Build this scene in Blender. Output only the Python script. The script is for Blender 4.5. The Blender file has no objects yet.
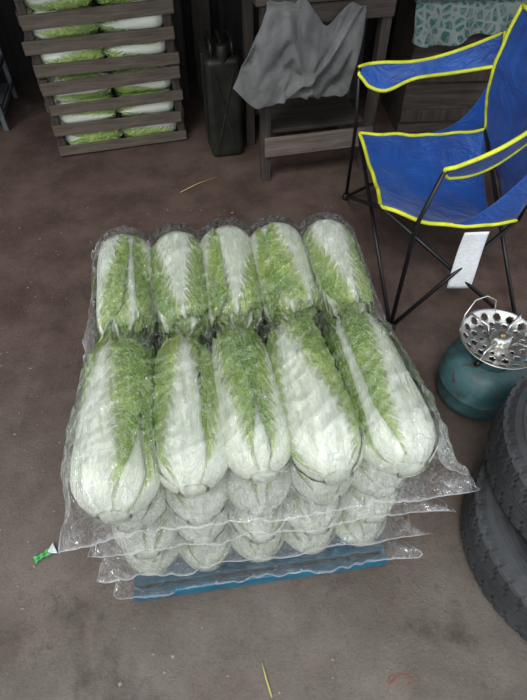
import bpy, bmesh, math, random
import numpy as np
from mathutils import Vector, Matrix, noise, Euler
random.seed(7)
scn = bpy.context.scene
COL = scn.collection
try:
    scn.view_settings.view_transform = 'Standard'
    scn.view_settings.look = 'None'
except Exception as e:
    print(e)
R_ = math.radians

# ---------------------------------------------------------------- helpers
def empty(name, loc=(0, 0, 0), rz=0.0):
    o = bpy.data.objects.new(name, None)
    o.empty_display_size = 0.05
    o.location = loc
    o.rotation_euler = (0, 0, rz)
    COL.objects.link(o)
    return o

def link(name, me, parent=None, loc=(0, 0, 0), rot=(0, 0, 0), mat=None, smooth=False, scale=None):
    o = bpy.data.objects.new(name, me)
    o.location = loc
    o.rotation_euler = rot
    if scale: o.scale = scale
    if mat and not me.materials: me.materials.append(mat)
    if smooth:
        me.polygons.foreach_set('use_smooth', [True] * len(me.polygons))
    COL.objects.link(o)
    if parent: o.parent = parent
    return o

def mk(name, verts, faces, parent=None, mat=None, smooth=False, loc=(0, 0, 0), rot=(0, 0, 0)):
    me = bpy.data.meshes.new(name)
    me.from_pydata([tuple(v) for v in verts], [], faces)
    me.update()
    return link(name, me, parent, loc, rot, mat, smooth)

def box(name, size, loc, mat, parent=None, rot=(0, 0, 0), bevel=0.004):
    sx, sy, sz = [s / 2 for s in size]
    v = [(x, y, z) for x in (-sx, sx) for y in (-sy, sy) for z in (-sz, sz)]
    f = [(0, 1, 3, 2), (4, 6, 7, 5), (0, 4, 5, 1), (2, 3, 7, 6), (0, 2, 6, 4), (1, 5, 7, 3)]
    o = mk(name, v, f, parent, mat, False, loc, rot)
    if bevel:
        m = o.modifiers.new('b', 'BEVEL'); m.width = bevel; m.segments = 2
    return o

def tube(name, pts, r, mat, parent=None, seg=10, closed=False, flat=1.0):
    pts = [Vector(p) for p in pts]
    n = len(pts)
    verts, faces = [], []
    prev = None
    for i, p in enumerate(pts):
        if closed:
            t = pts[(i + 1) % n] - pts[i - 1]
        else:
            t = pts[min(i + 1, n - 1)] - pts[max(i - 1, 0)]
        t.normalize()
        if prev is None:
            a = Vector((0, 0, 1)) if abs(t.z) < .9 else Vector((1, 0, 0))
            nrm = t.cross(a).normalized()
        else:
            nrm = (prev - t * prev.dot(t)).normalized()
        prev = nrm
        b = t.cross(nrm)
        for k in range(seg):
            a = 2 * math.pi * k / seg
            verts.append(p + nrm * math.cos(a) * r + b * math.sin(a) * r * flat)
    m = n if closed else n - 1
    for i in range(m):
        for k in range(seg):
            a = i * seg + k; b2 = i * seg + (k + 1) % seg
            c = ((i + 1) % n) * seg + (k + 1) % seg; d = ((i + 1) % n) * seg + k
            faces.append((a, b2, c, d))
    if not closed:
        faces.append(tuple(range(seg))[::-1])
        faces.append(tuple(range((n - 1) * seg, n * seg)))
    return mk(name, verts, faces, parent, mat, True)

def lathe(name, prof, mat, parent=None, seg=64, loc=(0, 0, 0), closed=False, fn=None):
    verts, faces = [], []
    n = len(prof)
    for i in range(seg):
        a = 2 * math.pi * i / seg
        for j, (r, z) in enumerate(prof):
            if fn: r, z = fn(i, j, r, z)
            verts.append((r * math.cos(a), r * math.sin(a), z))
    for i in range(seg):
        i2 = (i + 1) % seg
        for j in range(n if closed else n - 1):
            j2 = (j + 1) % n
            faces.append((i * n + j, i2 * n + j, i2 * n + j2, i * n + j2))
    return mk(name, verts, faces, parent, mat, True, loc)

def panel(name, fn, nu, nv, mat, parent=None, thick=0.003):
    verts = [fn(i / nu, j / nv) for j in range(nv + 1) for i in range(nu + 1)]
    faces = [(j * (nu + 1) + i, j * (nu + 1) + i + 1, (j + 1) * (nu + 1) + i + 1, (j + 1) * (nu + 1) + i)
             for j in range(nv) for i in range(nu)]
    o = mk(name, verts, faces, parent, mat, True)
    if thick:
        m = o.modifiers.new('s', 'SOLIDIFY'); m.thickness = thick; m.offset = 0
    return o

# ---------------------------------------------------------------- materials
class NT:
    def __init__(s, name):
        s.mat = bpy.data.materials.new(name)
        s.mat.use_nodes = True
        s.t = s.mat.node_tree
        s.b = s.t.nodes['Principled BSDF']
        s.out = s.t.nodes['Material Output']
    def n(s, typ, **kw):
        x = s.t.nodes.new(typ)
        for k, v in kw.items():
            if k in x.inputs: x.inputs[k].default_value = v
            else: setattr(x, k, v)
        return x
    def l(s, a, b): s.t.links.new(a, b)
    def math(s, op, a, b=None, c=None, clamp=False):
        x = s.t.nodes.new('ShaderNodeMath'); x.operation = op; x.use_clamp = clamp
        for i, v in enumerate((a, b, c)):
            if v is None: continue
            if isinstance(v, (int, float)): x.inputs[i].default_value = v
            else: s.l(v, x.inputs[i])
        return x.outputs[0]
    def mix(s, fac, a, b, blend='MIX'):
        x = s.t.nodes.new('ShaderNodeMix'); x.data_type = 'RGBA'; x.blend_type = blend
        for inp, v in ((x.inputs[0], fac), (x.inputs[6], a), (x.inputs[7], b)):
            if isinstance(v, (int, float)): inp.default_value = v
            elif isinstance(v, tuple): inp.default_value = v + (1,) if len(v) == 3 else v
            else: s.l(v, inp)
        return x.outputs[2]
    def rng(s, v, a, b, c=0.0, d=1.0):
        x = s.t.nodes.new('ShaderNodeMapRange'); x.interpolation_type = 'SMOOTHSTEP'
        s.l(v, x.inputs[0])
        for i, q in zip((1, 2, 3, 4), (a, b, c, d)): x.inputs[i].default_value = q
        return x.outputs[0]
    def noise(s, scale, detail=4, rough=.55, dist=0.0, vec=None):
        x = s.n('ShaderNodeTexNoise'); x.inputs['Scale'].default_value = scale
        x.inputs['Detail'].default_value = detail; x.inputs['Roughness'].default_value = rough
        x.inputs['Distortion'].default_value = dist
        if vec: s.l(vec, x.inputs['Vector'])
        return x.outputs['Fac']
    def obj(s, scale=(1, 1, 1), rz=0.0):
        c = s.n('ShaderNodeTexCoord'); m = s.n('ShaderNodeMapping')
        m.inputs['Scale'].default_value = scale
        m.inputs['Rotation'].default_value = (0, 0, rz)
        s.l(c.outputs['Object'], m.inputs['Vector']); return m.outputs[0]
    def bump(s, h, strength=.4, dist=.01, normal=None):
        b = s.n('ShaderNodeBump'); b.inputs['Strength'].default_value = strength
        b.inputs['Distance'].default_value = dist; s.l(h, b.inputs['Height'])
        if normal: s.l(normal, b.inputs['Normal'])
        return b.outputs[0]

def simple(name, col, rough=.6, metal=0, var=.25, nscale=12, bump=.15, bdist=.004, spec=.5):
    m = NT(name)
    v = m.obj()
    f = m.noise(nscale, 6, .6, .3, v)
    d = tuple(c * (1 - var) for c in col); e = tuple(min(1, c * (1 + var)) for c in col)
    m.l(m.mix(m.rng(f, .3, .7), d, e), m.b.inputs['Base Color'])
    m.b.inputs['Roughness'].default_value = rough
    m.b.inputs['Metallic'].default_value = metal
    m.b.inputs['Specular IOR Level'].default_value = spec
    if bump:
        m.l(m.bump(m.noise(nscale * 6, 4, .6, 0, v), bump, bdist), m.b.inputs['Normal'])
    return m.mat

def wood(name, c1, c2, axis=0):
    m = NT(name)
    sc = [22, 22, 22]; sc[axis] = 1.6
    v = m.obj(tuple(sc))
    f = m.noise(1.5, 8, .65, .8, v)
    g = m.noise(3, 3, .5, 0, m.obj())
    col = m.mix(m.rng(f, .3, .7), c1, c2)
    col = m.mix(m.rng(g, .45, .75, 0, .6), col, tuple(x * .35 for x in c1))
    m.l(col, m.b.inputs['Base Color']); m.b.inputs['Roughness'].default_value = .85
    m.l(m.bump(f, .5, .004), m.b.inputs['Normal'])
    return m.mat

M_crate = wood('crate_wood', (.075, .056, .042), (.175, .142, .112), 0)
M_crate_side = wood('crate_wood_side', (.08, .058, .042), (.16, .125, .10), 1)
M_dark = wood('dark_wood', (.035, .026, .021), (.088, .07, .058), 0)
M_darkz = wood('dark_wood_v', (.032, .024, .02), (.08, .063, .052), 2)
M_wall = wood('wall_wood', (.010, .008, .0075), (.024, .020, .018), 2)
M_black = simple('black_tube', (.012, .012, .014), .4, .3, bump=0)
M_yellow = simple('yellow_piping', (.62, .66, .03), .6, bump=.1)
M_pallet = simple('blue_plastic', (.012, .12, .20), .45)
M_rubber = simple('rubber', (.045, .047, .050), .55, var=.3, nscale=8, bump=.3)
M_steel = simple('steel', (.62, .61, .58), .28, .9, var=.15, nscale=20, bump=.1)
M_brass = simple('brass', (.35, .25, .12), .4, .8)
M_can = simple('can_paint', (.024, .026, .02), .45, .3, var=.5, nscale=7)
M_light_block = simple('light_block_matte', (.05, .045, .042), .9)  # used only on the added, unseen light blockers

def floor_mat():
    m = NT('earth_floor')
    v = m.obj()
    sep = m.n('ShaderNodeSeparateXYZ'); m.l(v, sep.inputs[0])
    big = m.noise(1.1, 5, .6, .3, v)
    mid = m.noise(3.4, 10, .70, .1, v)
    fine = m.noise(110, 6, .7, 0, v)
    spk = m.noise(240, 2, .6, 0, v)
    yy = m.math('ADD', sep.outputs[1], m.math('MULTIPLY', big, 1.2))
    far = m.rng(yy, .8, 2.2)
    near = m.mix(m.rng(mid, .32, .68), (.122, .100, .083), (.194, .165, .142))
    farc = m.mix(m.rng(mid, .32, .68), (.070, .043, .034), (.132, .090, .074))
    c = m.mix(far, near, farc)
    st = m.rng(m.noise(2.1, 8, .66, .2, v), .53, .66, 0, .7)
    c = m.mix(st, c, (.056, .042, .034))
    c = m.mix(m.rng(m.noise(14, 8, .75, .2, v), .56, .68, 0, .45), c, (.065, .05, .04))
    c = m.mix(m.rng(fine, .52, .8, 0, .5), c, (.25, .22, .19))
    c = m.mix(m.rng(fine, .47, .2, 0, .7), c, (.045, .036, .03))
    c = m.mix(m.rng(spk, .65, .77, 0, .6), c, (.40, .37, .33))
    m.l(c, m.b.inputs['Base Color'])
    m.b.inputs['Roughness'].default_value = .88
    m.b.inputs['Specular IOR Level'].default_value = .25
    h = m.math('ADD', m.math('MULTIPLY', mid, .5), m.math('MULTIPLY', fine, .2))
    m.l(m.bump(h, .75, .028), m.b.inputs['Normal'])
    return m.mat

def leaf_mat():
    m = NT('napa_leaf')
    uv = m.n('ShaderNodeUVMap'); uv.uv_map = 'UVMap'
    sep = m.n('ShaderNodeSeparateXYZ'); m.l(uv.outputs[0], sep.inputs[0])
    s = m.math('SUBTRACT', m.math('MULTIPLY', sep.outputs[0], 2), 1)
    sa = m.math('ABSOLUTE', s)
    v = sep.outputs[1]
    ob = m.obj()
    info = m.n('ShaderNodeObjectInfo')
    nz = m.noise(24, 4, .6, .3, ob)
    nzl = m.noise(9, 3, .5, .3, ob)
    rw = m.math('MULTIPLY_ADD', m.math('POWER', v, .64), -1.0, .98)
    rw = m.math('MAXIMUM', rw, .045)
    ph = m.math('SUBTRACT', m.math('MULTIPLY', v, 62), m.math('MULTIPLY', sa, 24))
    ph = m.math('ADD', ph, m.math('MULTIPLY', nzl, 16))
    si = m.math('ABSOLUTE', m.math('SINE', m.math('MULTIPLY', ph, .5)))
    ve = m.math('POWER', si, 22)
    fade = m.rng(sa, .95, .05)
    e0 = m.math('SUBTRACT', sa, rw)
    e = m.math('ADD', e0, m.math('MULTIPLY', m.math('SUBTRACT', nz, .5), .22))
    e = m.math('SUBTRACT', e, m.math('MULTIPLY', m.math('POWER', si, 6), .09))
    green = m.rng(e, -.06, .22)
    vor = m.n('ShaderNodeTexVoronoi'); vor.feature = 'DISTANCE_TO_EDGE'
    vor.inputs['Scale'].default_value = 95
    wv = m.n('ShaderNodeVectorMath'); wv.operation = 'ADD'
    ns = m.n('ShaderNodeTexNoise'); ns.inputs['Scale'].default_value = 60
    m.l(ob, ns.inputs['Vector'])
    sc = m.n('ShaderNodeVectorMath'); sc.operation = 'SCALE'; sc.inputs['Scale'].default_value = .012
    m.l(ns.outputs['Color'], sc.inputs[0]); m.l(ob, wv.inputs[0]); m.l(sc.outputs[0], wv.inputs[1])
    m.l(wv.outputs[0], vor.inputs['Vector'])
    net = m.rng(vor.outputs['Distance'], .16, .0)
    veins = m.math('MAXIMUM', m.math('MULTIPLY', m.math('MULTIPLY', ve, fade), .7), m.math('MULTIPLY', net, .24))
    nb = m.noise(13, 3, .5, 0, ob)
    gcol = m.mix(m.rng(nb, .35, .65), (.25, .40, .065), (.50, .64, .16))
    gcol = m.mix(m.math('MULTIPLY', info.outputs['Random'], .5), gcol, (.15, .29, .055))
    gcol = m.mix(m.rng(e, .25, .9, .0, .3), gcol, (.15, .31, .05))
    gcol = m.mix(m.rng(e, .40, -.02, 0, .6), gcol, (.70, .79, .34))
    gcol = m.mix(veins, gcol, (.78, .85, .54))
    fib = m.noise(3, 4, .6, 0, m.obj((50, 3, 50)))
    wcol = m.mix(m.rng(fib, .3, .7), (.74, .80, .63), (.87, .89, .80))
    c = m.mix(green, wcol, gcol)
    m.l(c, m.b.inputs['Base Color'])
    m.b.inputs['Roughness'].default_value = .34
    m.b.inputs['Specular IOR Level'].default_value = .45
    h1 = m.math('SUBTRACT', m.math('MULTIPLY', m.noise(50, 3, .6, 0, ob), 1.8), m.math('MULTIPLY', veins, .5))
    h = m.math('ADD', m.math('MULTIPLY', h1, green), m.math('MULTIPLY', fib, .2))
    m.l(m.bump(h, .9, .009), m.b.inputs['Normal'])
    return m.mat
M_leaf = leaf_mat()

def film_mat():
    m = NT('clear_plastic_film')
    m.t.nodes.remove(m.b)
    ob = m.obj()
    at = m.n('ShaderNodeAttribute'); at.attribute_name = 'edge'; edge = at.outputs['Fac']
    w1 = m.noise(7, 2, .5, 1.5, ob)
    w2 = m.noise(4, 3, .55, .8, m.obj((15, 2.5, 5), .5))
    w3 = m.noise(4, 3, .55, .8, m.obj((13, 2.2, 5), -1.0))
    def ridge(x, wd):
        a = m.math('ABSOLUTE', m.math('SUBTRACT', x, .5))
        return m.rng(a, wd, 0.0)
    r = m.math('MAXIMUM', ridge(w1, .006), m.math('MAXIMUM', ridge(w2, .009), ridge(w3, .009)))
    h = m.math('ADD', m.math('MULTIPLY', r, .25), m.math('ADD', w2, w3))
    nrm = m.bump(h, .85, .020)
    tr = m.n('ShaderNodeBsdfTransparent'); tr.inputs[0].default_value = (.998, .998, .998, 1)
    gl = m.n('ShaderNodeBsdfGlossy'); gl.inputs['Roughness'].default_value = .06
    gl.inputs[0].default_value = (1, 1, 1, 1)
    m.l(nrm, gl.inputs['Normal'])
    fr = m.n('ShaderNodeFresnel'); fr.inputs[0].default_value = 1.45; m.l(nrm, fr.inputs['Normal'])
    fac = m.math('MULTIPLY_ADD', fr.outputs[0], .80, .045)
    fac = m.math('MULTIPLY_ADD', edge, .07, fac, clamp=True)
    mx = m.n('ShaderNodeMixShader'); m.l(fac, mx.inputs[0]); m.l(tr.outputs[0], mx.inputs[1]); m.l(gl.outputs[0], mx.inputs[2])
    df = m.n('ShaderNodeBsdfDiffuse'); df.inputs[0].default_value = (.95, .97, .98, 1)
    tl = m.n('ShaderNodeBsdfTranslucent'); tl.inputs[0].default_value = (.95, .97, .98, 1)
    md = m.n('ShaderNodeMixShader'); md.inputs[0].default_value = .4
    m.l(df.outputs[0], md.inputs[1]); m.l(tl.outputs[0], md.inputs[2])
    hz = m.math('MULTIPLY_ADD', r, .22, .006)
    hz = m.math('MULTIPLY_ADD', edge, .03, hz)
    hz = m.math('MULTIPLY_ADD', m.rng(edge, .88, 1.0), .35, hz)
    m2 = m.n('ShaderNodeMixShader'); m.l(hz, m2.inputs[0]); m.l(mx.outputs[0], m2.inputs[1]); m.l(md.outputs[0], m2.inputs[2])
    m.l(m2.outputs[0], m.out.inputs['Surface'])
    return m.mat
M_film = film_mat()

# ---------------------------------------------------------------- place
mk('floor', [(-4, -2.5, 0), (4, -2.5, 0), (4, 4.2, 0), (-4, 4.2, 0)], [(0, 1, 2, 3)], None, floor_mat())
wb = empty('wall_back')
x = -2.6; k = 0
while x < 2.6:
    w = random.uniform(.12, .2)
    box('plank_%d' % k, (w + .004, .03, 2.4), (x + w / 2, 3.85 + (k % 2) * .022, 1.2), M_wall, wb, bevel=.003)
    x += w; k += 1
for sx, nm in ((-2.62, 'light_block_left'), (2.3, 'light_block_right')):
    o = box(nm, (.06, 2.2, 2.4), (sx, 2.8, 1.2), M_light_block, bevel=.004)  # out-of-view side slabs, added to block side light and darken the back
ce = box('light_block_top', (5.4, 2.5, .06), (-.1, 2.73, 2.43), M_light_block, bevel=.004)  # unseen overhead slab, added so daylight falls off towards the back

# ---------------------------------------------------------------- napa cabbages
L0, RB = .41, .0610
EB, ET = 5.0, 5.0
def prof(v, R=RB):
    x = 2 * v - 1
    a = max(0.0, 1 - abs(x) ** (EB if x < 0 else ET)) ** .5
    r = R * a * (1.08 - .17 * v)
    if x < 0: r = max(r, R * .42)
    return r

def cabbage_mesh(seed, nu=28, nv=48, nleaf=9):
    rnd = random.Random(seed)
    V, F, UV = [], [], []
    seg, nr = 28, 24
    for j in range(nr + 1):
        v = j / nr
        r = prof(v) * .97
        for i in range(seg):
            a = 2 * math.pi * i / seg
            V.append((r * math.cos(a), -L0 / 2 + v * L0, r * math.sin(a))); UV.append((.5 + .5 * math.sin(a * 3) * v, min(v * .9, 1)))
    for j in range(nr):
        for i in range(seg):
            F.append((j * seg + i, j * seg + (i + 1) % seg, (j + 1) * seg + (i + 1) % seg, (j + 1) * seg + i))
    V.append((0, -L0 / 2 - .006, 0)); UV.append((.5, 0)); c = len(V) - 1
    for i in range(seg): F.append((c, (i + 1) % seg, i))
    a0 = rnd.uniform(0, 6.28)
    for i in range(nleaf):
        ang = a0 + i * R_(137.5) + rnd.uniform(-.15, .15)
        off = .0015 + .0026 * i
        w = R_(rnd.uniform(58, 76))
        vend = 1.0 - .008 * i - rnd.uniform(0, .02) if i > 3 else 1.0
        tw = rnd.uniform(-.45, .45)
        ph = rnd.uniform(0, 100)
        b = len(V)
        for j in range(nv + 1):
            v = (j / nv) ** 1.15
            vp = v * vend
            t = min(1, v / .35); sm = t * t * (3 - 2 * t)
            ws = .76 + .24 * sm
            if v > .84:
                q = (v - .84) / .16
                ws *= max(.45, math.sqrt(max(0, 1 - q * q * .85)))
            for k in range(nu + 1):
                s = -1 + 2 * k / nu
                rw = max(.045, .98 - 1.0 * v ** .64)
                g = min(1, max(0, (abs(s) - rw + .05) / .25))
                a = ang + s * w * ws + tw * (v - .4)
                rib = .004 * math.exp(-(s / (rw * .7 + .1)) ** 2) * (1 - v * .75)
                p = Vector((s * w * .07, v * L0, ph))
                cr = noise.noise(p * 50) * .0032 + noise.noise(p * 115) * .0018
                fr = 0
                if abs(s) > .8:
                    fr = (abs(s) - .8) / .2 * (.0015 + .005 * noise.noise(Vector((v * 26, ph, s))))
                tipout = max(0, v - .80) / .20
                r = prof(vp) + off * (.35 + .65 * min(1, v * 6)) + rib * min(1, v * 8) + cr * g * (1 + tipout) + fr * g + s * .001
                yy = -L0 / 2 + vp * L0 + tipout * (cr * 4 + .006 * math.sin(s * 9 + ph))
                V.append((r * math.cos(a), yy, r * math.sin(a)))
                UV.append((s * .5 + .5, v))
        for j in range(nv):
            for k in range(nu):
                q = b + j * (nu + 1) + k
                F.append((q, q + 1, q + nu + 2, q + nu + 1))
    me = bpy.data.meshes.new('napa_cabbage_mesh')
    me.from_pydata(V, [], F)
    uvl = me.uv_layers.new(name='UVMap')
    li = np.zeros(len(me.loops), dtype=np.int32)
    me.loops.foreach_get('vertex_index', li)
    arr = np.array(UV, dtype=np.float32)[li]
    uvl.data.foreach_set('uv', arr.ravel())
    me.polygons.foreach_set('use_smooth', [True] * len(me.polygons))
    me.materials.append(M_leaf)
    me.update()
    return me
CAB = [cabbage_mesh(s) for s in (11, 22, 33, 44, 55, 66, 77)]

# ---------------------------------------------------------------- bags
def film_mesh(seed, cabs, top, drop=.05):
    rnd = np.random.RandomState(seed)
    nx, ny = 220, 240
    hx, hy1 = .400, .440
    hy0 = -.465 if top else -.436
    xs = np.linspace(-hx, hx, nx); ys = np.linspace(hy0, hy1, ny)
    X, Y = np.meshgrid(xs, ys)
    H = np.full(X.shape, -.2)
    for (cx, cy, flip, yaw, sc) in cabs:
        Re = .0895 * sc + (sc > 1.02) * .001
        dx = X - cx; dy = Y - cy
        ca, sa = math.cos(yaw), math.sin(yaw)
        lx = dx * ca + dy * sa; ly = -dx * sa + dy * ca
        if flip: ly = -ly
        v = np.clip(ly / (L0 * sc + .026) + .5, 0, 1)
        xx = 2 * v - 1
        r = Re * np.sqrt(np.clip(1 - np.abs(xx) ** np.where(xx < 0, EB + 1, ET), 0, 1)) * (1.06 - .13 * v)
        h = np.sqrt(np.clip(r * r - lx * lx, 0, 1)) + (sc - 1) * .08; h = np.where(r * r - lx * lx > 0, h, -.2)
        H = np.maximum(H, h)
    Z = np.maximum(H, -.09)
    def bn(n, k):
        t = np.linspace(0, 1, n); o = np.zeros(n)
        for q in range(1, k): o += rnd.uniform(-1, 1) * np.sin(2 * np.pi * (q * t + rnd.rand())) / q ** .5
        return o
    e = [-drop + .008 * bn(nx, 9), -.05 + .006 * bn(nx, 9), -.06 + .006 * bn(ny, 9), -.06 + .006 * bn(ny, 9)]
    def pin():
        Z[0, :] = e[0]; Z[-1, :] = e[1]; Z[:, 0] = e[2]; Z[:, -1] = e[3]
    pin()
    for it in range(560):
        Z[1:-1, 1:-1] = .25 * (Z[:-2, 1:-1] + Z[2:, 1:-1] + Z[1:-1, :-2] + Z[1:-1, 2:]) - 3e-5
        Z = np.maximum(Z, H); pin()
    V, A_ = [], []
    ph = rnd.rand() * 50
    for j in range(ny):
        for i in range(nx):
            x, y, z = X[j, i], Y[j, i], Z[j, i]
            dyb = (y - hy1 + .024) / .024 if y > 0 else (-y + hy0 + .024) / .024
            ex = max(0, (abs(x) - hx + .022) / .022); ey = max(0, dyb)
            n1 = noise.noise(Vector((x * 6, y * 6, ph)))
            n2 = noise.noise(Vector((x * 30, y * 30, ph + 9)))
            u1 = x * .8 + y * .6; u2 = -x * .6 + y * .8
            wx = x * .87 - y * .5; wy = x * .5 + y * .87
            n3 = 1 - abs(noise.noise(Vector((u1 * 9, u2 * 34, ph + 19)))) * 2.2
            n4 = 1 - abs(noise.noise(Vector((wx * 34, wy * 8, ph + 29)))) * 2.2
            x2 = x + math.copysign(ex * (n1 * .028 + n2 * .007), x)
            y2 = y + math.copysign(ey * (n1 * .028 + n2 * .007), y)
            c = max(0, min(1, (abs(x) - .33) / .06)) * max(0, min(1, (abs(y) - .38) / .05))
            k = 1.0 if (x > 0 and y < 0) else .15
            x2 += math.copysign(c * c * .045 * k, x); y2 += math.copysign(c * c * .012 * k, y)
            z += abs(n2) * .003 + max(0, n3 - .5) * .011 + max(0, n4 - .5) * .011 + (max(ex, ey) * n2 * .014) + .002
            z += c * c * k * .03
            V.append((x2, y2, z)); A_.append(min(1, max(ex, ey)))
    F = []
    for j in range(ny - 1):
        for i in range(nx - 1):
            if not top and abs(X[j, i]) < .26 and -.30 < Y[j, i] < .33: continue
            F.append((j * nx + i, j * nx + i + 1, (j + 1) * nx + i + 1, (j + 1) * nx + i))
    me = bpy.data.meshes.new('plastic_bag_film')
    me.from_pydata(V, [], F)
    me.attributes.new('edge', 'FLOAT', 'POINT').data.foreach_set('value', A_)
    me.polygons.foreach_set('use_smooth', [True] * len(me.polygons))
    me.materials.append(M_film)
    return me

YAW = R_(8)
CX, CY = -.060, .905
zs = [.158, .315, .472, .629]
for li, zc in enumerate(zs):
    top = li == 3
    bag = empty('bag_of_napa_cabbages' if li == 0 else 'bag_of_napa_cabbages.%03d' % li,
                (CX + (random.uniform(-.012, .012) if not top else 0), CY + (random.uniform(-.008, .008) if not top else 0), zc), YAW)
    cabs = []
    rr = random.Random(100 + li)
    for row in (0, 1):
        for i in range(5):
            cx = (i - 2) * .147 + rr.uniform(-.003, .003)
            cy = (-.203 if row == 0 else .203) + rr.uniform(-.008, .008)
            yaw = rr.uniform(-.04, .04)
            sc = 1.0; dz = rr.uniform(-.002, .002)
            if top and row == 0:
                sc = (1.08, 1.0, .98, 1.05, 1.07)[i]
                cx = (-.296, -.148, -.004, .144, .300)[i]
                cy = (-.225, -.212, -.200, -.210, -.212)[i]
                yaw = (-.02, .03, .05, .06, .07)[i]
                dz = (sc - 1) * .08
            cabs.append((cx, cy, row == 1, yaw, sc))
            me = CAB[rr.randrange(7)]
            o = link('napa_cabbage_%d' % (row * 5 + i + 1), me, bag, (cx, cy, dz))
            roll = rr.uniform(0, 6.28)
            M = Matrix.Rotation(yaw + (math.pi if row else 0), 4, 'Z') @ Matrix.Rotation(roll, 4, 'Y')
            o.rotation_euler = M.to_euler()
            o.scale = (sc, sc * rr.uniform(.97, 1.01), sc)
    link('plastic_film', film_mesh(40 + li, cabs, top, .09 if li == 0 else .06), bag)

pal = empty('blue_plastic_pallet', (CX, CY, 0), YAW)
for i in range(9):
    box('deck_slat_%d' % i, (.73, .072, .018), (0, -.37 + i * .0925, .063), M_pallet, pal, bevel=.004)
for i in range(3):
    box('runner_%d' % i, (.07, .81, .054), (-.325 + i * .325, 0, .027), M_pallet, pal, bevel=.004)
box('rim', (.74, .02, .05), (0, -.425, .047), M_pallet, pal)
box('rim_back', (.74, .02, .05), (0, .425, .047), M_pallet, pal)

# ---------------------------------------------------------------- wooden crates with cabbages
def crate(name, loc, yaw, W=.735, D=.42, Hh=.43, seed=0):
    e = empty(name, loc, yaw)
    r = random.Random(seed)
    for a, (px, py) in enumerate(((.022, .04), (W - .022, .04), (.022, D - .04), (W - .022, D - .04))):
        box('corner_post_%d' % a, (.04, .04, Hh), (px, py, Hh / 2), M_darkz, e)
    for i in range(4):
        z = .038 + i * (Hh - .076) / 3
        hh = r.uniform(.050, .068)
        box('front_slat_%d' % i, (W + r.uniform(-.015, .03), .016, hh), (W / 2 + r.uniform(-.01, .01), .010, z), M_crate, e, rot=(0, r.uniform(-.022, .022), 0))
        box('back_slat_%d' % i, (W, .016, hh), (W / 2, D - .010, z), M_crate, e)
        box('left_slat_%d' % i, (.014, D - .1, hh), (-.003, D / 2, z), M_crate_side, e)
        box('right_slat_%d' % i, (.014, D - .1, hh), (W + .003, D / 2, z), M_crate_side, e)
    for i in range(4):
        box('bottom_slat_%d' % i, (W - .1, .07, .012), (W / 2, .08 + i * .088, .012), M_crate, e)
    n = 0
    for lay in range(3):
        for row in range(2):
            for c in range(2):
                o = link('napa_cabbage_%d' % n, CAB[r.randrange(7)], e, (.20 + c * .335, .098 + row * .17, .088 + lay * .135))
                M = Matrix.Rotation(R_(90 if c else -90) + r.uniform(-.10, .10), 4, 'Z') @ Matrix.Rotation(r.uniform(0, 6.28), 4, 'Y')
                o.rotation_euler = M.to_euler(); o.scale = (.90, .84, .90); n += 1
    return e
crate('wooden_crate', (-1.171, 2.84, 0), R_(16), seed=3)
crate('wooden_crate.001', (-1.175, 2.85, .432), R_(16.5), seed=5)

# ---------------------------------------------------------------- jerry can
jc = empty('jerry_can', (-.235, 3.0, 0), R_(12))
b = box('body', (.185, .30, .54), (0, 0, .27), M_can, jc, bevel=.03)
b.modifiers[0].segments = 5
for s in (-1, 1):
    box('side_rib_a%d' % s, (.012, .012, .42), (0, s * .15, .27), M_can, jc, rot=(0, R_(14), 0), bevel=.004)
    box('side_rib_b%d' % s, (.012, .012, .42), (0, s * .15, .27), M_can, jc, rot=(0, R_(-14), 0), bevel=.004)
box('weld_seam', (.2, .008, .5), (0, 0, .27), M_can, jc, bevel=.003)
for i in (-1, 0, 1):
    tube('handle_%d' % (i + 1), [(i * .055, -.10, .53), (i * .055, -.09, .585), (i * .055, -.05, .60), (i * .055, .05, .60), (i * .055, .09, .585), (i * .055, .10, .53)], .009, M_can, jc)
lathe('cap', [(0, .60), (.028, .60), (.03, .595), (.03, .55), (.024, .53), (.024, .50)], M_can, jc, 24, (.0, -.125, 0))

# ---------------------------------------------------------------- work bench with sack
BY = R_(13)
wbn = empty('wooden_workbench', (-.01, 2.60, 0), BY)
BW, BD, BH = .62, .42, .86
for i, (px, py) in enumerate(((.025, .025), (BW - .025, .025), (.025, BD), (BW - .025, BD))):
    box('leg_%d' % (i + 1), (.05, .05, BH), (px, py, BH / 2), M_darkz, wbn)
box('front_stretcher', (BW - .03, .025, .10), (BW / 2, -.012, .205), wood('st', (.10, .078, .064), (.22, .175, .15), 0), wbn)
box('low_shelf', (BW - .10, .30, .02), (BW / 2, .20, .255), M_dark, wbn)
box('back_stretcher', (BW, .025, .09), (BW / 2, BD + .035, .205), M_dark, wbn)
box('top_board_1', (BW + .06, .20, .03), (BW / 2, .07, BH + .015), M_dark, wbn)
box('top_board_2', (BW + .06, .20, .03), (BW / 2, .28, BH + .015), M_dark, wbn)
box('top_board_3', (BW + .06, .09, .03), (BW / 2, .43, BH + .015), M_dark, wbn)
box('apron', (BW, .02, .08), (BW / 2, -.008, BH - .045), M_dark, wbn)

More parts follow.
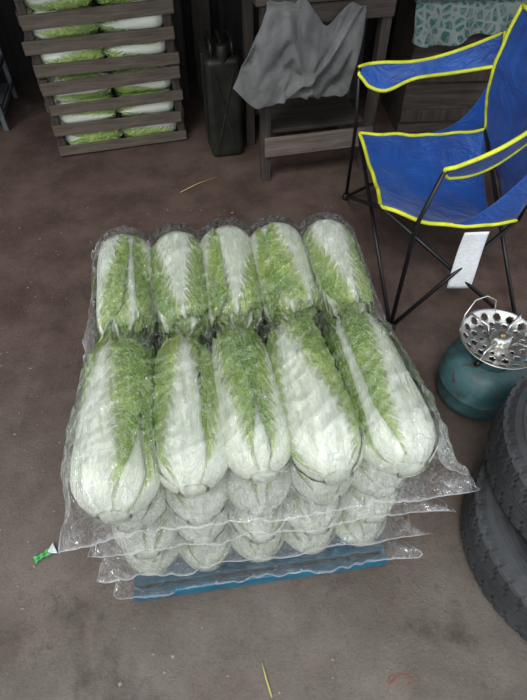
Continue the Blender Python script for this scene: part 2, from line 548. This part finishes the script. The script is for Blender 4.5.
def sack_mat():
    m = NT('woven_sack')
    ob = m.obj()
    w = m.n('ShaderNodeTexWave'); w.bands_direction = 'X'; w.inputs['Scale'].default_value = 90; m.l(ob, w.inputs[0])
    w2 = m.n('ShaderNodeTexWave'); w2.bands_direction = 'Z'; w2.inputs['Scale'].default_value = 90; m.l(ob, w2.inputs[0])
    c = m.mix(m.rng(m.noise(6, 5, .6, .4, ob), .35, .7), (.30, .30, .295), (.50, .50, .49))
    c = m.mix(m.rng(m.noise(14, 6, .7, .6, ob), .58, .7, 0, .5), c, (.17, .165, .16))
    m.l(c, m.b.inputs['Base Color']); m.b.inputs['Roughness'].default_value = .6
    h = m.math('ADD', m.math('MULTIPLY', m.math('ADD', w.outputs['Fac'], w2.outputs['Fac']), .12), m.noise(9, 5, .6, 1.5, ob))
    m.l(m.bump(h, 1.0, .04), m.b.inputs['Normal'])
    return m.mat
def sack_fn(u, v):
    n = noise.noise(Vector((u * 4, v * 2, 3.3))); n2 = noise.noise(Vector((u * 11, v * 5, 8.8)))
    xl = .03 - .18 * v ** .9; xr = .46 - .05 * v
    x = xl + (xr - xl) * u
    ztop = BH + .035 - .11 * math.exp(-((u - .58) / .16) ** 2) - .05 * u ** 3
    zbot = BH - .40 + .10 * math.exp(-(u / .10) ** 2) - .01 * math.sin(u * 9) + .03 * u
    y = -.062 - .03 * math.sin(math.pi * min(1, v * 1.2)) - .035 * v * abs(math.sin(u * 8 + n * 3)) + n2 * .03
    y -= .035 * (1 - min(1, abs(u - v * .6 - .12) / .07)) * (1 if abs(u - v * .6 - .12) < .07 else 0)
    y -= .030 * (1 - min(1, abs(u - .92 + v * .5) / .06))
    y -= .025 * (1 - min(1, abs(u - .52 - v * .1) / .04)) * min(1, v * 2)
    y = min(y, -.045)
    if v < .1 and u < .3:
        y += (0.1 - v) * 1.0
    return Vector((x + n2 * .015, y, ztop + (zbot - ztop) * v))
M_sack = sack_mat()
sk = empty('woven_sack', (-.01, 2.60, 0), BY)
panel('draped_sheet', sack_fn, 90, 60, M_sack, sk, .004)

def clothmat():
    m = NT('patterned_cloth')
    ob = m.obj()
    v = m.n('ShaderNodeTexVoronoi'); v.inputs['Scale'].default_value = 22; v.feature = 'DISTANCE_TO_EDGE'; m.l(ob, v.inputs[0])
    p = m.rng(v.outputs['Distance'], .10, .16)
    n = m.rng(m.noise(40, 2, .5, 1.0, ob), .48, .52)
    c = m.mix(p, (.30, .35, .33), (.045, .16, .135))
    c = m.mix(m.math('MULTIPLY', n, .55), c, (.28, .32, .31))
    m.l(c, m.b.inputs['Base Color']); m.b.inputs['Roughness'].default_value = .8
    return m.mat
bx = empty('wooden_storage_box', (.82, 3.12, 0), R_(4))
box('carcass', (.66, .42, .70), (.33, .21, .35), M_dark, bx, bevel=.008)
for i in range(3):
    box('front_batten_%d' % i, (.66, .02, .07), (.33, -.011, .12 + i * .23), M_darkz, bx)
cl = empty('patterned_cloth', (.82, 3.12, 0), R_(4))
def cloth_fn(u, v):
    n = noise.noise(Vector((u * 5, v * 3, 1.3)))
    x = -.04 + .62 * u
    if v < .4:
        return Vector((x, .32 - .36 * v / .4, .712 + abs(n) * .01))
    q = (v - .4) / .6
    return Vector((x + n * .02, -.045 - .03 * q * (1 + math.sin(u * 20)), .712 - q * (.16 + .03 * math.sin(u * 7))))
panel('draped_sheet', cloth_fn, 60, 40, clothmat(), cl, .004)
bk = empty('leaning_planks')
for i, (xx, l) in enumerate(((.15, 1.6), (.36, 1.8), (.58, 1.5), (-.55, 1.7), (-.38, 1.5))):
    box('plank_%d' % i, (.11, .025, l), (xx, 3.66, l / 2 * math.cos(.12) + .01), M_darkz, bk, rot=(-.12, 0, 0))

rk = empty('metal_rack', (-2.01, 3.1, 0), R_(10))
M_rack = simple('rack_paint', (.13, .145, .16), .5, .3)
for px in (0, .42):
    for py in (0, .45):
        box('post_%g_%g' % (px, py), (.03, .03, 1.5), (px, py, .75), M_rack, rk)
for i in range(9):
    z = .10 + i * .16
    box('rail_f_%d' % i, (.42, .015, .025), (.21, -.01, z), M_rack, rk)
    box('rail_r_%d' % i, (.015, .45, .025), (.43, .225, z), M_rack, rk)
    if i % 2 == 0: box('shelf_%d' % i, (.40, .43, .01), (.21, .225, z), M_rack, rk)

# ---------------------------------------------------------------- camping chair
def blue_mat():
    m = NT('blue_nylon')
    ob = m.obj()
    c = m.mix(m.rng(m.noise(5, 4, .6, 0, ob), .3, .7), (.004, .045, .23), (.008, .08, .36))
    m.l(c, m.b.inputs['Base Color']); m.b.inputs['Roughness'].default_value = .55
    m.b.inputs['Sheen Weight'].default_value = .15
    m.l(m.bump(m.noise(7, 4, .6, 1.2, ob), .6, .04), m.b.inputs['Normal'])
    return m.mat
M_blue = blue_mat()
ch = empty('camping_chair')
A = Vector((.43, 2.28, .45)); B = Vector((.45, 1.72, .45)); C = Vector((.97, 1.68, .42)); D = Vector((1.0, 2.30, .46))
def seat(u, v):
    p = (A * (1 - u) + B * u) * (1 - v) + (D * (1 - u) + C * u) * v
    p = p.copy()
    p.z -= .16 * math.sin(math.pi * u) * (.35 + .65 * v) * 1.0 + .02 * math.sin(math.pi * v)
    p.z += .012 * noise.noise(Vector((u * 5, v * 5, 0)))
    p.x += .03 * math.sin(math.pi * u) * (1 - v)
    p.y -= .05 * math.sin(math.pi * v) * u
    return p
E = Vector((1.02, 1.70, .95)); Fp = Vector((.985, 2.30, .95))
def back(u, v):
    p = (D * (1 - u) + C * u) * (1 - v) + (Fp * (1 - u) + E * u) * v
    p = p.copy()
    p.z -= .16 * math.sin(math.pi * u) * (1 - v) ** 2 + .05 * math.sin(math.pi * u) * v
    p.x += .07 * math.sin(math.pi * u) + .01 * noise.noise(Vector((u * 5, v * 5, 4)))
    p.x -= .04 * math.sin(math.pi * v) * (1 - u) ** 3
    return p
panel('seat_fabric', seat, 30, 30, M_blue, ch)
panel('back_fabric', back, 30, 30, M_blue, ch)
tube('piping_front', [seat(i / 30, 0) for i in range(31)], .008, M_yellow, ch)
tube('piping_side_near', [seat(1, i / 20) for i in range(21)], .008, M_yellow, ch)
tube('piping_side_far', [seat(0, i / 20) for i in range(21)], .008, M_yellow, ch)
tube('piping_back_far', [back(0, i / 20) for i in range(21)], .008, M_yellow, ch)
tube('piping_back_near', [back(1, i / 20) for i in range(21)], .008, M_yellow, ch)
tube('piping_back_top', [back(i / 20, 1) for i in range(21)], .008, M_yellow, ch)
def arm(tip, end, side, nm, wd=1.0):
    tip = Vector(tip); end = Vector(end)
    def f(u, v):
        p = tip.lerp(end, u)
        w = .035 + .05 * math.exp(-((u - .18) / .16) ** 2) + .06 * u * u
        if side < 0: w = .05 + .12 * math.sin(min(1, u * 1.6) * 1.57)
        if u < .06: w *= .5 + u / .12
        p.y += side * (.5 - v) * w * 1.1 * wd
        p.z -= .035 * math.sin(math.pi * u) + v * w * .9
        return p
    panel('arm_fabric_' + nm, f, 30, 8, M_blue, ch)
    loop = [f(i / 30, 0) for i in range(31)] + [f(i / 30, 1) for i in range(30, -1, -1)]
    tube('arm_piping_' + nm, loop, .0075, M_yellow, ch, closed=True)
arm((.41, 2.38, .69), (.99, 2.35, .82), 1, 'far')
arm((.61, 1.61, .68), (1.03, 1.74, .93), -1, 'near', .5)
def gus(u, v):
    a = seat(1, .45 + .55 * u); b2 = Vector((.74, 1.64, .46)).lerp(Vector((1.0, 1.66, .80)), u)
    return a.lerp(b2, v * u)
panel('side_gusset', gus, 12, 8, M_blue, ch)
def gus2(u, v):
    a = seat(0, .45 + .55 * u); b2 = back(0, .7 * u)
    return a.lerp(b2, v * u)
panel('side_gusset_far', gus2, 12, 8, M_blue, ch)
NF = Vector((.53, 1.50, .012)); FF = Vector((.44, 2.44, .012)); NB = Vector((1.06, 1.50, .012)); FB = Vector((1.06, 2.44, .012))
for i, (p, q) in enumerate(((NF, A), (FF, B), (NF, C), (NB, B), (NB, D), (FB, C), (FF, D), (FB, A))):
    tube('leg_tube_%d' % i, [p, q], .0085, M_black, ch)
tube('arm_post_far', [FF, Vector((.425, 2.36, .45)), Vector((.41, 2.38, .69))], .0085, M_black, ch)
tube('arm_post_near', [NF, Vector((.56, 1.60, .45)), Vector((.612, 1.61, .67))], .0085, M_black, ch)
tube('back_post_near', [C, E], .009, M_black, ch)
tube('back_post_far', [D + Vector((.01, .01, 0)), Fp + Vector((.01, .01, 0))], .009, M_black, ch)
for i, p in enumerate((NF, FF, NB, FB)):
    lathe('foot_%d' % i, [(0, -.012), (.02, -.012), (.022, -.004), (.014, .02), (0, .02)], M_black, ch, 16, p)
def tagmat():
    m = NT('label')
    ob = m.obj()
    br = m.n('ShaderNodeTexBrick'); br.inputs['Scale'].default_value = 40
    br.inputs['Color1'].default_value = (.78, .80, .82, 1); br.inputs['Color2'].default_value = (.62, .64, .66, 1); br.inputs['Mortar'].default_value = (.8, .82, .84, 1)
    br.inputs['Mortar Size'].default_value = .035
    mp = m.n('ShaderNodeMapping'); mp.inputs['Rotation'].default_value = (R_(90), 0, 0); m.l(ob, mp.inputs[0]); m.l(mp.outputs[0], br.inputs[0])
    m.l(br.outputs[0], m.b.inputs['Base Color']); m.b.inputs['Roughness'].default_value = .5
    return m.mat
panel('care_label', lambda u, v: Vector((.755 + .095 * u - .01 * v, 1.615 - .03 * v + .008 * math.sin(v * 4 + u), .41 - .25 * v)), 8, 16, tagmat(), ch, .001)

# ---------------------------------------------------------------- gas stove
def gas_mat():
    m = NT('gas_cylinder_paint')
    ob = m.obj()
    c = m.mix(m.rng(m.noise(14, 6, .65, .5, ob), .35, .7), (.03, .085, .095), (.075, .165, .175))
    c = m.mix(m.rng(m.noise(24, 6, .7, .5, ob), .55, .65), c, (.08, .055, .04))
    m.l(c, m.b.inputs['Base Color']); m.b.inputs['Roughness'].default_value = .5
    return m.mat
M_gas = gas_mat()
gs = empty('gas_stove', (.79, 1.165, 0))
gs.scale = (1.06, 1.06, 1.0)
lathe('cylinder_body', [(0, .012), (.09, .008), (.10, 0), (.108, 0), (.112, .015), (.132, .035), (.139, .065), (.1395, .108), (.142, .112), (.142, .120), (.1395, .124), (.139, .165), (.128, .20), (.10, .226), (.05, .238), (0, .24)], M_gas, gs, 72)
lathe('collar', [(.062, .22), (.07, .225), (.072, .262), (.068, .266), (.060, .262), (.058, .22)], M_gas, gs, 48, closed=True)
lathe('valve_stem', [(0, .30), (.016, .30), (.016, .27), (.024, .268), (.024, .235), (0, .235)], M_brass, gs, 20)
tube('control_knob', [(.0, -.01, .262), (-.055, -.045, .262), (-.075, -.06, .262)], .009, M_black, gs)
def dish():
    seg, rings = 144, 22
    V, F = [], []
    for i in range(seg):
        a = 2 * math.pi * i / seg
        for j in range(rings + 1):
            r = .025 + (.128 - .025) * j / rings
            t = j / rings
            z = .300 + .030 * max(0, t - .55) ** 1.5 * 3.3 - (.004 if j == rings else 0)
            V.append((r * math.cos(a), r * math.sin(a), z))
    for i in range(seg):
        for j in range(rings):
            am = (i + .5) / seg; r = .025 + .103 * (j + .5) / rings
            hole = False
            for (rc, cnt, hr, o) in ((.105, 16, .0105, 0), (.078, 12, .0095, .5), (.052, 10, .006, 0)):
                ph = (am * cnt + o) % 1.0 - .5
                d = math.hypot(ph / cnt * 2 * math.pi * rc, r - rc)
                if d < hr: hole = True
            if not hole:
                q = i * (rings + 1) + j; q2 = ((i + 1) % seg) * (rings + 1) + j
                F.append((q, q2, q2 + 1, q + 1))
    o = mk('perforated_dish', V, F, gs, M_steel, True)
    m = o.modifiers.new('s', 'SOLIDIFY'); m.thickness = .0015
dish()
lathe('burner_head', [(0, .338), (.018, .337), (.030, .333), (.034, .327), (.034, .305), (.026, .30), (.02, .29), (0, .29)], M_steel, gs, 40,
      fn=lambda i, j, r, z: (r * (.9 if (i % 4 < 2 and j in (3, 4)) else 1), z))
lathe('burner_cap', [(0, .345), (.008, .344), (.012, .338), (0, .338)], M_brass, gs, 20)
for k in range(4):
    a = R_(45 + 90 * k)
    ca, sa = math.cos(a), math.sin(a)
    tube('pot_support_%d' % k, [(.035 * ca, .035 * sa, .312), (.05 * ca, .05 * sa, .345), (.11 * ca, .11 * sa, .352), (.124 * ca, .124 * sa, .322)], .0035, M_steel, gs)
tube('wire_handle', [(-.122, .03, .322), (-.11, .06, .37), (-.08, .09, .405), (-.04, .105, .41), (0, .115, .38), (.015, .118, .325)], .0025, M_steel, gs)

# ---------------------------------------------------------------- tyres
def tyre(name, loc, Ro=.315, Wd=.205, rz=0):
    e = empty(name, loc, rz)
    half = Wd / 2
    k = Ro - .315
    P = []
    P += [(.195 + k, -.075), (.205 + k, -.088), (.225 + k, -.098), (.25 + k, -half), (.265 + k, -half + .001), (.268 + k, -half + .004), (.285 + k, -half + .008), (.300 + k, -half + .022)]
    tread = []
    for a, b2 in ((-.078, -.05), (-.042, -.012), (-.004, .004), (.012, .042), (.05, .078)):
        tread += [(Ro - .009, a - .0005), (Ro, a), (Ro, b2), (Ro - .009, b2 + .0005)]
    n0 = len(P)
    P += tread
    n1 = len(P)
    P += [(r, -z) for r, z in reversed(P[:8])]
    P += [(r + k, z) for r, z in ((.188, .070), (.190, .04), (.24, .075), (.295, .06), (.298, 0), (.295, -.06), (.24, -.075), (.190, -.04), (.188, -.070))]
    def fn(i, j, r, z):
        if n0 <= j < n1:
            off = int(z * 60)
            if (i + off) % 6 == 0 and abs(z) > .02: r -= .006
            r -= 10 * z ** 4 * 10
        if j in (7, n1) and i % 6 < 3: r -= .003
        return r, z
    o = lathe('casing', P, M_rubber, e, 288, closed=True, fn=fn)
    o.data.polygons.foreach_set('use_smooth', [False] * len(o.data.polygons))
    for s in (1, -1):
        tube('sidewall_ring_%d' % (s + 1), [((.245 + k) * math.cos(t * math.pi / 40), (.245 + k) * math.sin(t * math.pi / 40), s * .1015) for t in range(80)], .002, M_rubber, e, 8, True)
    return e
tyre('car_tyre', (.957, .575, .104), Ro=.352)
tyre('car_tyre.001', (.985, .70, .312), Ro=.335, rz=.4)

# ---------------------------------------------------------------- small litter
M_wrapG = simple('wrapper_green', (.08, .45, .12), .3, var=.3)
M_white = simple('wrapper_white', (.75, .8, .78), .35)
wr = empty('candy_wrapper', (-.675, .558, .004), R_(35))
panel('foil', lambda u, v: Vector(((u - .5) * .05, (v - .5) * .026 * (1 - .5 * math.sin(math.pi * u)), .006 * abs(math.sin(u * 9)) + .004 * math.sin(v * 7))), 16, 8, M_wrapG, wr, .0008)
panel('twist_end', lambda u, v: Vector((.02 + u * .022, (v - .5) * .03 * (.3 + u), .004 + .005 * abs(math.sin(v * 12)))), 8, 12, M_white, wr, .0008)
M_straw = simple('straw', (.42, .36, .12), .7)
tube('straw_stalk', [(-.004, .275, .005), (.006, .24, .006), (.022, .195, .004)], .0025, M_straw)
tube('straw_stalk.001', [(-.45, 2.49, .006), (-.36, 2.57, .009), (-.26, 2.64, .005)], .0022, M_straw)
tube('red_thread', [(.33 + .02 * math.cos(t * .6) + t * .004, .235 + .012 * math.sin(t * .9), .003) for t in range(14)], .0008, simple('thread', (.4, .05, .04), .7), seg=6)
V, F = [], []
rp = random.Random(5)
cnt = 0
while cnt < 800:
    x = rp.uniform(-1.6, 1.3); y = rp.uniform(.05, 2.4); s = rp.uniform(.0012, .0045) * (1.7 if rp.random() < .12 else 1)
    cnt += 1
    if (-.56 < x < .44 and .4 < y < 1.45) or (x > .42 and .2 < y): continue
    b0 = len(V)
    for dx, dy, dz in ((1, 0, .3), (0, 1, .3), (-1, 0, .3), (0, -1, .3), (0, 0, 1), (0, 0, 0)):
        V.append((x + dx * s * rp.uniform(.7, 1.4), y + dy * s * rp.uniform(.7, 1.3), dz * s))
    for a in range(4):
        F.append((b0 + a, b0 + (a + 1) % 4, b0 + 4)); F.append((b0 + (a + 1) % 4, b0 + a, b0 + 5))
mk('gravel_crumbs', V, F, None, simple('crumbs', (.26, .22, .18), .9, var=.5, nscale=60, bump=0))

# ---------------------------------------------------------------- light
w = bpy.data.worlds.new('overcast'); scn.world = w; w.use_nodes = True
nt = w.node_tree; bg = nt.nodes['Background']
bg.inputs[0].default_value = (.87, .93, 1.0, 1); bg.inputs[1].default_value = 1.32
sun = bpy.data.lights.new('sun', 'SUN'); sun.energy = 1.6; sun.angle = R_(22); sun.color = (1, .98, .95)
so = bpy.data.objects.new('sun', sun); so.rotation_euler = (R_(38), 0, R_(-20)); so.location = (0, -2, 4); COL.objects.link(so)

cam = bpy.data.cameras.new('camera'); co = bpy.data.objects.new('camera', cam)
co.location = (0, 0, 1.65); co.rotation_euler = (R_(40), 0, 0)
cam.sensor_fit = 'VERTICAL'; cam.sensor_height = 24; cam.lens = 530 / 700 * 24
cam.clip_start = .02
COL.objects.link(co); scn.camera = co
